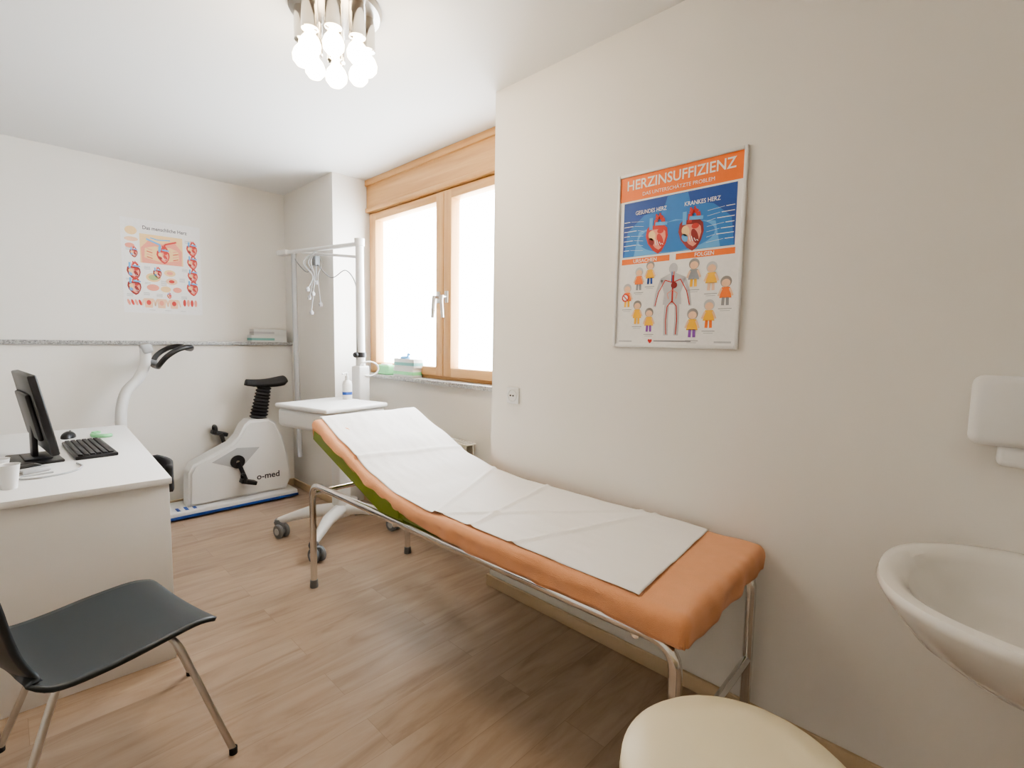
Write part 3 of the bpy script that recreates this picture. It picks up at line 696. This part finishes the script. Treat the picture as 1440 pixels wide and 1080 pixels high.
T = Thing('disinfectant_bottle', 'white pump bottle with blue label on the medical cart', 'bottle', (1.62, 3.12, .8822), local=True)
g = Geo(); g.lathe([(0, 0), (.030, 0), (.032, .006), (.032, .10), (.026, .12), (.012, .13), (.012, .14), (0, .14)], (0, 0, 0), M['plastic_w'], 24); g.lathe([(.0325, .03), (.0325, .05)], (0, 0, 0), M['blue'], 24); T.part('bottle_body', g)
g = Geo(); g.lathe([(0, .14), (.013, .14), (.013, .155), (.006, .157), (.005, .18), (0, .18)], (0, 0, 0), M['plastic_w'], 16); g.tube([(0, 0, .178), (-.04, -.01, .172)], .005, M['plastic_w'], 8); T.part('pump_head', g)

# ---------------------------------------------------------------- ergometer bike
BY = 4.12
T = Thing('exercise_bike', 'white medical exercise bike with black saddle and handlebar on a platform', 'exercise bike', (1.1, BY, 0))
g = Geo(); g.box((.42, 3.985, .012), (1.63, 4.27, .065), M['plastic_w'], .014, 3); pl = T.part('platform', g)
g = Geo(); g.box((.42, 3.979, .014), (1.63, 3.9845, .034), M['blue'], .002); T.part('trim_stripe', g, 'blue edge stripe', parent=pl)
g = Geo()
for k in range(3): g.box((.80+.05*k, 4.00, .0655), (.82+.05*k, 4.08, .067), M['blue'], 0)
o = T.part('tread_marking', g, parent=pl); o['kind'] = 'stuff'
g = Geo()
hp = [(.875, .066), (.885, .31), (.915, .37), (1.17, .49), (1.22, .54), (1.26, .62), (1.30, .655), (1.44, .655), (1.49, .62), (1.54, .50), (1.58, .34), (1.60, .16), (1.56, .066)]
g.prism(hp, BY-.085, BY+.085, M['plastic_w'], 'xz', .02, 3); hs = T.part('housing', g)
g = Geo(); g.prism([(1.03, .37), (1.20, .455), (1.36, .44), (1.22, .29)], BY-.0875, BY-.0852, M['plastic_g'], 'xz'); T.part('side_panel', g, 'grey side panel', parent=hs)
p = Print((1.42, BY-.0862, .205), (1, 0, 0), (0, 0, 1)); p.text('o-med', 0, 0, .065, 'p_dark', 2, bold=.02, width=.17); T.part('lettering', p.g, 'dark lettering', parent=hs, recalc=False)
g = Geo(); pr2 = []
for k in range(11):
    z = k*.026; pr2 += [(.052-.0010*k, z), (.068-.0014*k, z+.013)]
pr2.append((.036, .29)); g.lathe(pr2, (1.385, BY, .65), M['rubber'], 28, (.20, 0, 1)); T.part('seat_post_bellows', g, 'black ribbed bellows')
g = Geo()
def sad(i, j):
    t = i/20; v = -1+2*j/16
    wd = .035+.085*(1/(1+math.exp(-(t-.50)*11))); wd *= math.sqrt(max(0.02, 1-(max(0, t-.86)/.16)**2))*(min(1, .4+t*5))
    x = 1.305+.28*t; z = .950+.018*t-.035*abs(v)**2.4-.012*math.sin(t*math.pi)
    return Vector((x, BY+v*wd, z))
g.grid(sad, 21, 17, M['rubber']); T.part('saddle', g, 'black saddle', solid=.03)
cx0, cz0 = 1.20, .35
g = Geo(); g.lathe([(0, 0), (.05, 0), (.05, .012), (0, .014)], (cx0, BY-.087, cz0), M['black'], 24, (0, -1, 0)); T.part('crank_hub', g)
for sg, ex, ez in ((-1, .05, -.15), (1, -.05, .19)):
    yc = BY+sg*.105; g = Geo(); g.tube([(cx0, yc, cz0), (cx0+ex, yc+sg*.010, cz0+ez)], .015, M['black']); g.tube([(cx0, BY, cz0), (cx0, yc, cz0)], .012, M['steel']); cr = T.part('crank', g)
    pc = Vector((cx0+ex, yc+sg*.05, cz0+ez)); g = Geo(); g.box(pc-Vector((.055, .035, .015)), pc+Vector((.055, .035, .015)), M['black'], .006, rot=Matrix.Rotation(.3, 3, 'Y')); g.tube(catmull([pc+Vector((-.03, -.033, 0)), pc+Vector((-.03, -.03, .055)), pc+Vector((-.03, .03, .055)), pc+Vector((-.03, .033, 0))], 4), .011, M['black'], 8); T.part('pedal', g, 'black pedal with strap', parent=cr)
g = Geo(); g.tube(catmull([(.60, BY, .06), (.545, BY, .40), (.53, BY, .72), (.56, BY, .90), (.635, BY, 1.0), (.675, BY, 1.10), (.68, BY, 1.20)], 8), .032, M['plastic_w'], 16); T.part('handlebar_column', g, 'curved white column')
g = Geo(); g.box((.655, BY-.05, 1.17), (.715, BY+.05, 1.235), M['plastic_g'], .014, 3, rot=Matrix.Rotation(-.3, 3, 'Y')); g.tube([(.68, BY, 1.12), (.74, BY, 1.10)], .018, M['grey']); T.part('console', g, 'grey control console')
g = Geo(); hb = [(.745, BY, 1.075), (.735, BY-.10, 1.09), (.77, BY-.155, 1.15), (.84, BY-.16, 1.20), (.91, BY-.13, 1.215), (.935, BY-.05, 1.20), (.935, BY+.05, 1.20), (.91, BY+.13, 1.215), (.84, BY+.155, 1.20), (.77, BY+.15, 1.15), (.735, BY+.10, 1.09)]
g.tube(catmull(hb, 5, closed=True), .017, M['black'], 12, closed=True); T.part('handlebar', g, 'black looped handlebar')

# ---------------------------------------------------------------- boxes
def glove_box(name, label, lo, hi, stripe, grp):
    T = Thing(name, label, 'box', ((lo[0]+hi[0])/2, (lo[1]+hi[1])/2, lo[2]), group=grp)
    g = Geo(); g.box(lo, hi, M['card'], .002); T.part('carton', g)
    e = .0006; g = Geo(); zz = lo[2]+(hi[2]-lo[2])*.25; z2 = lo[2]+(hi[2]-lo[2])*.6
    g.box((lo[0]-e, lo[1]-e, zz), (hi[0]-.1 if hi[0]-lo[0] > .2 else hi[0]+e, lo[1]+.002, z2), M[stripe]); g.box((lo[0]-e, lo[1]-e, zz), (lo[0]+.002, hi[1]+e, z2), M[stripe]); T.part('printed_band', g)
glove_box('glove_box', 'white and teal glove box lying on the granite ledge', (1.42, 4.325, 1.25), (1.70, 4.425, 1.305), 'teal', 'glove boxes on the granite ledge')
glove_box('glove_box', 'white and grey glove box stacked on another glove box', (1.44, 4.33, 1.305), (1.70, 4.425, 1.355), 'p_lgrey', 'glove boxes on the granite ledge')
glove_box('glove_box', 'white and green glove box on the granite window sill', (1.955, 2.84, 1.028), (2.035, 3.08, 1.093), 'greenp', 'glove boxes on the window sill')
glove_box('glove_box', 'white and teal glove box stacked on another on the sill', (1.955, 2.83, 1.093), (2.035, 3.07, 1.155), 'teal', 'glove boxes on the window sill')
g = Geo(); g.ball((1.99, 2.98, 1.162), .03, M['p_cyan'], 14, (1, 1.6, .45)); g.tube(catmull([(1.99, 2.95, 1.165), (1.98, 2.93, 1.19), (1.97, 2.90, 1.185)], 4), .008, M['p_cyan'], 8)
single('blue_glove', g, 'crumpled light blue glove poking out of its box', 'glove', origin=(1.99, 2.98, 1.155))
T = Thing('wipes_pack', 'small green and white wipes pack on the window sill', 'wipes pack', (1.995, 3.22, 1.028))
g = Geo(); g.box((1.965, 3.16, 1.028), (2.03, 3.32, 1.10), M['greenp'], .012, 3); T.part('wipes_pouch', g)
g = Geo(); g.box((1.975, 3.19, 1.098), (2.02, 3.28, 1.108), M['plastic_w'], .004); T.part('wipes_lid', g)
T = Thing('radiator', 'cream panel radiator under the window behind the couch', 'radiator', (1.93, 2.8, .1))
for xa in (1.885, 1.945):
    g = Geo(); g.box((xa, 2.20, .12), (xa+.015, 3.30, .665), M['radiator'], .006); T.part('radiator_panel', g)
g = Geo(); g.box((1.883, 2.19, .665), (1.962, 3.31, .675), M['radiator'], .002)
for k in range(43): g.box((1.89, 2.205+k*.025, .6751), (1.955, 2.213+k*.025, .6758), M['grey'])
T.part('top_grille', g)
for y in (2.4, 3.1):
    g = Geo(); g.tube([(1.922, y, 0), (1.922, y, .665)], .012, M['radiator']); g.lathe([(0, 0), (.03, 0), (.03, .006), (0, .006)], (1.922, y, 0), M['radiator'], 16); T.part('floor_stand', g)

# ---------------------------------------------------------------- light
w_ = bpy.data.worlds.new('daylight'); sc.world = w_; w_.use_nodes = True
bg = w_.node_tree.nodes['Background']; bg.inputs[0].default_value = (0.88, 0.945, 1.0, 1); bg.inputs[1].default_value = 20.0
def light(name, typ, loc, power, col, size=.1):
    l = bpy.data.lights.new(name, typ); l.energy = power; l.color = col; l.shadow_soft_size = size
    o = bpy.data.objects.new(name, l); o.location = loc; C.objects.link(o); return o
light('lamp_glow', 'POINT', (LX, LY, 2.17), 14, (1.0, .845, .65), .13)
light('added_fill_light', 'POINT', (-.3, -.5, 2.25), 5, (1.0, .88, .72), .15)  # added fill behind the camera to brighten the near side, no lamp fitting here

# ---------------------------------------------------------------- camera
f = 695.0; th = math.atan(60/695); r = 0.0165; psi = math.radians(45.95)
Fh = Vector((math.sin(psi), math.cos(psi), 0)); Rh = Vector((math.cos(psi), -math.sin(psi), 0)); Z = Vector((0, 0, 1))
Fc = Fh*math.cos(th)-Z*math.sin(th); Uc = Fh*math.sin(th)+Z*math.cos(th)
cX = Rh*math.cos(r)+Uc*math.sin(r); cY = -Rh*math.sin(r)+Uc*math.cos(r)
cam = bpy.data.cameras.new('camera'); cam.sensor_width = 36; cam.lens = f/1440*36; cam.clip_start = .02
co = bpy.data.objects.new('camera', cam); C.objects.link(co)
mm = Matrix((cX, cY, -Fc)).transposed().to_4x4(); mm.translation = (0, 0, 1.29); co.matrix_world = mm
sc.camera = co
sc.view_settings.view_transform = 'AgX'
try: sc.view_settings.look = 'AgX - Medium High Contrast'
except Exception: pass
sc.view_settings.exposure = 0.30
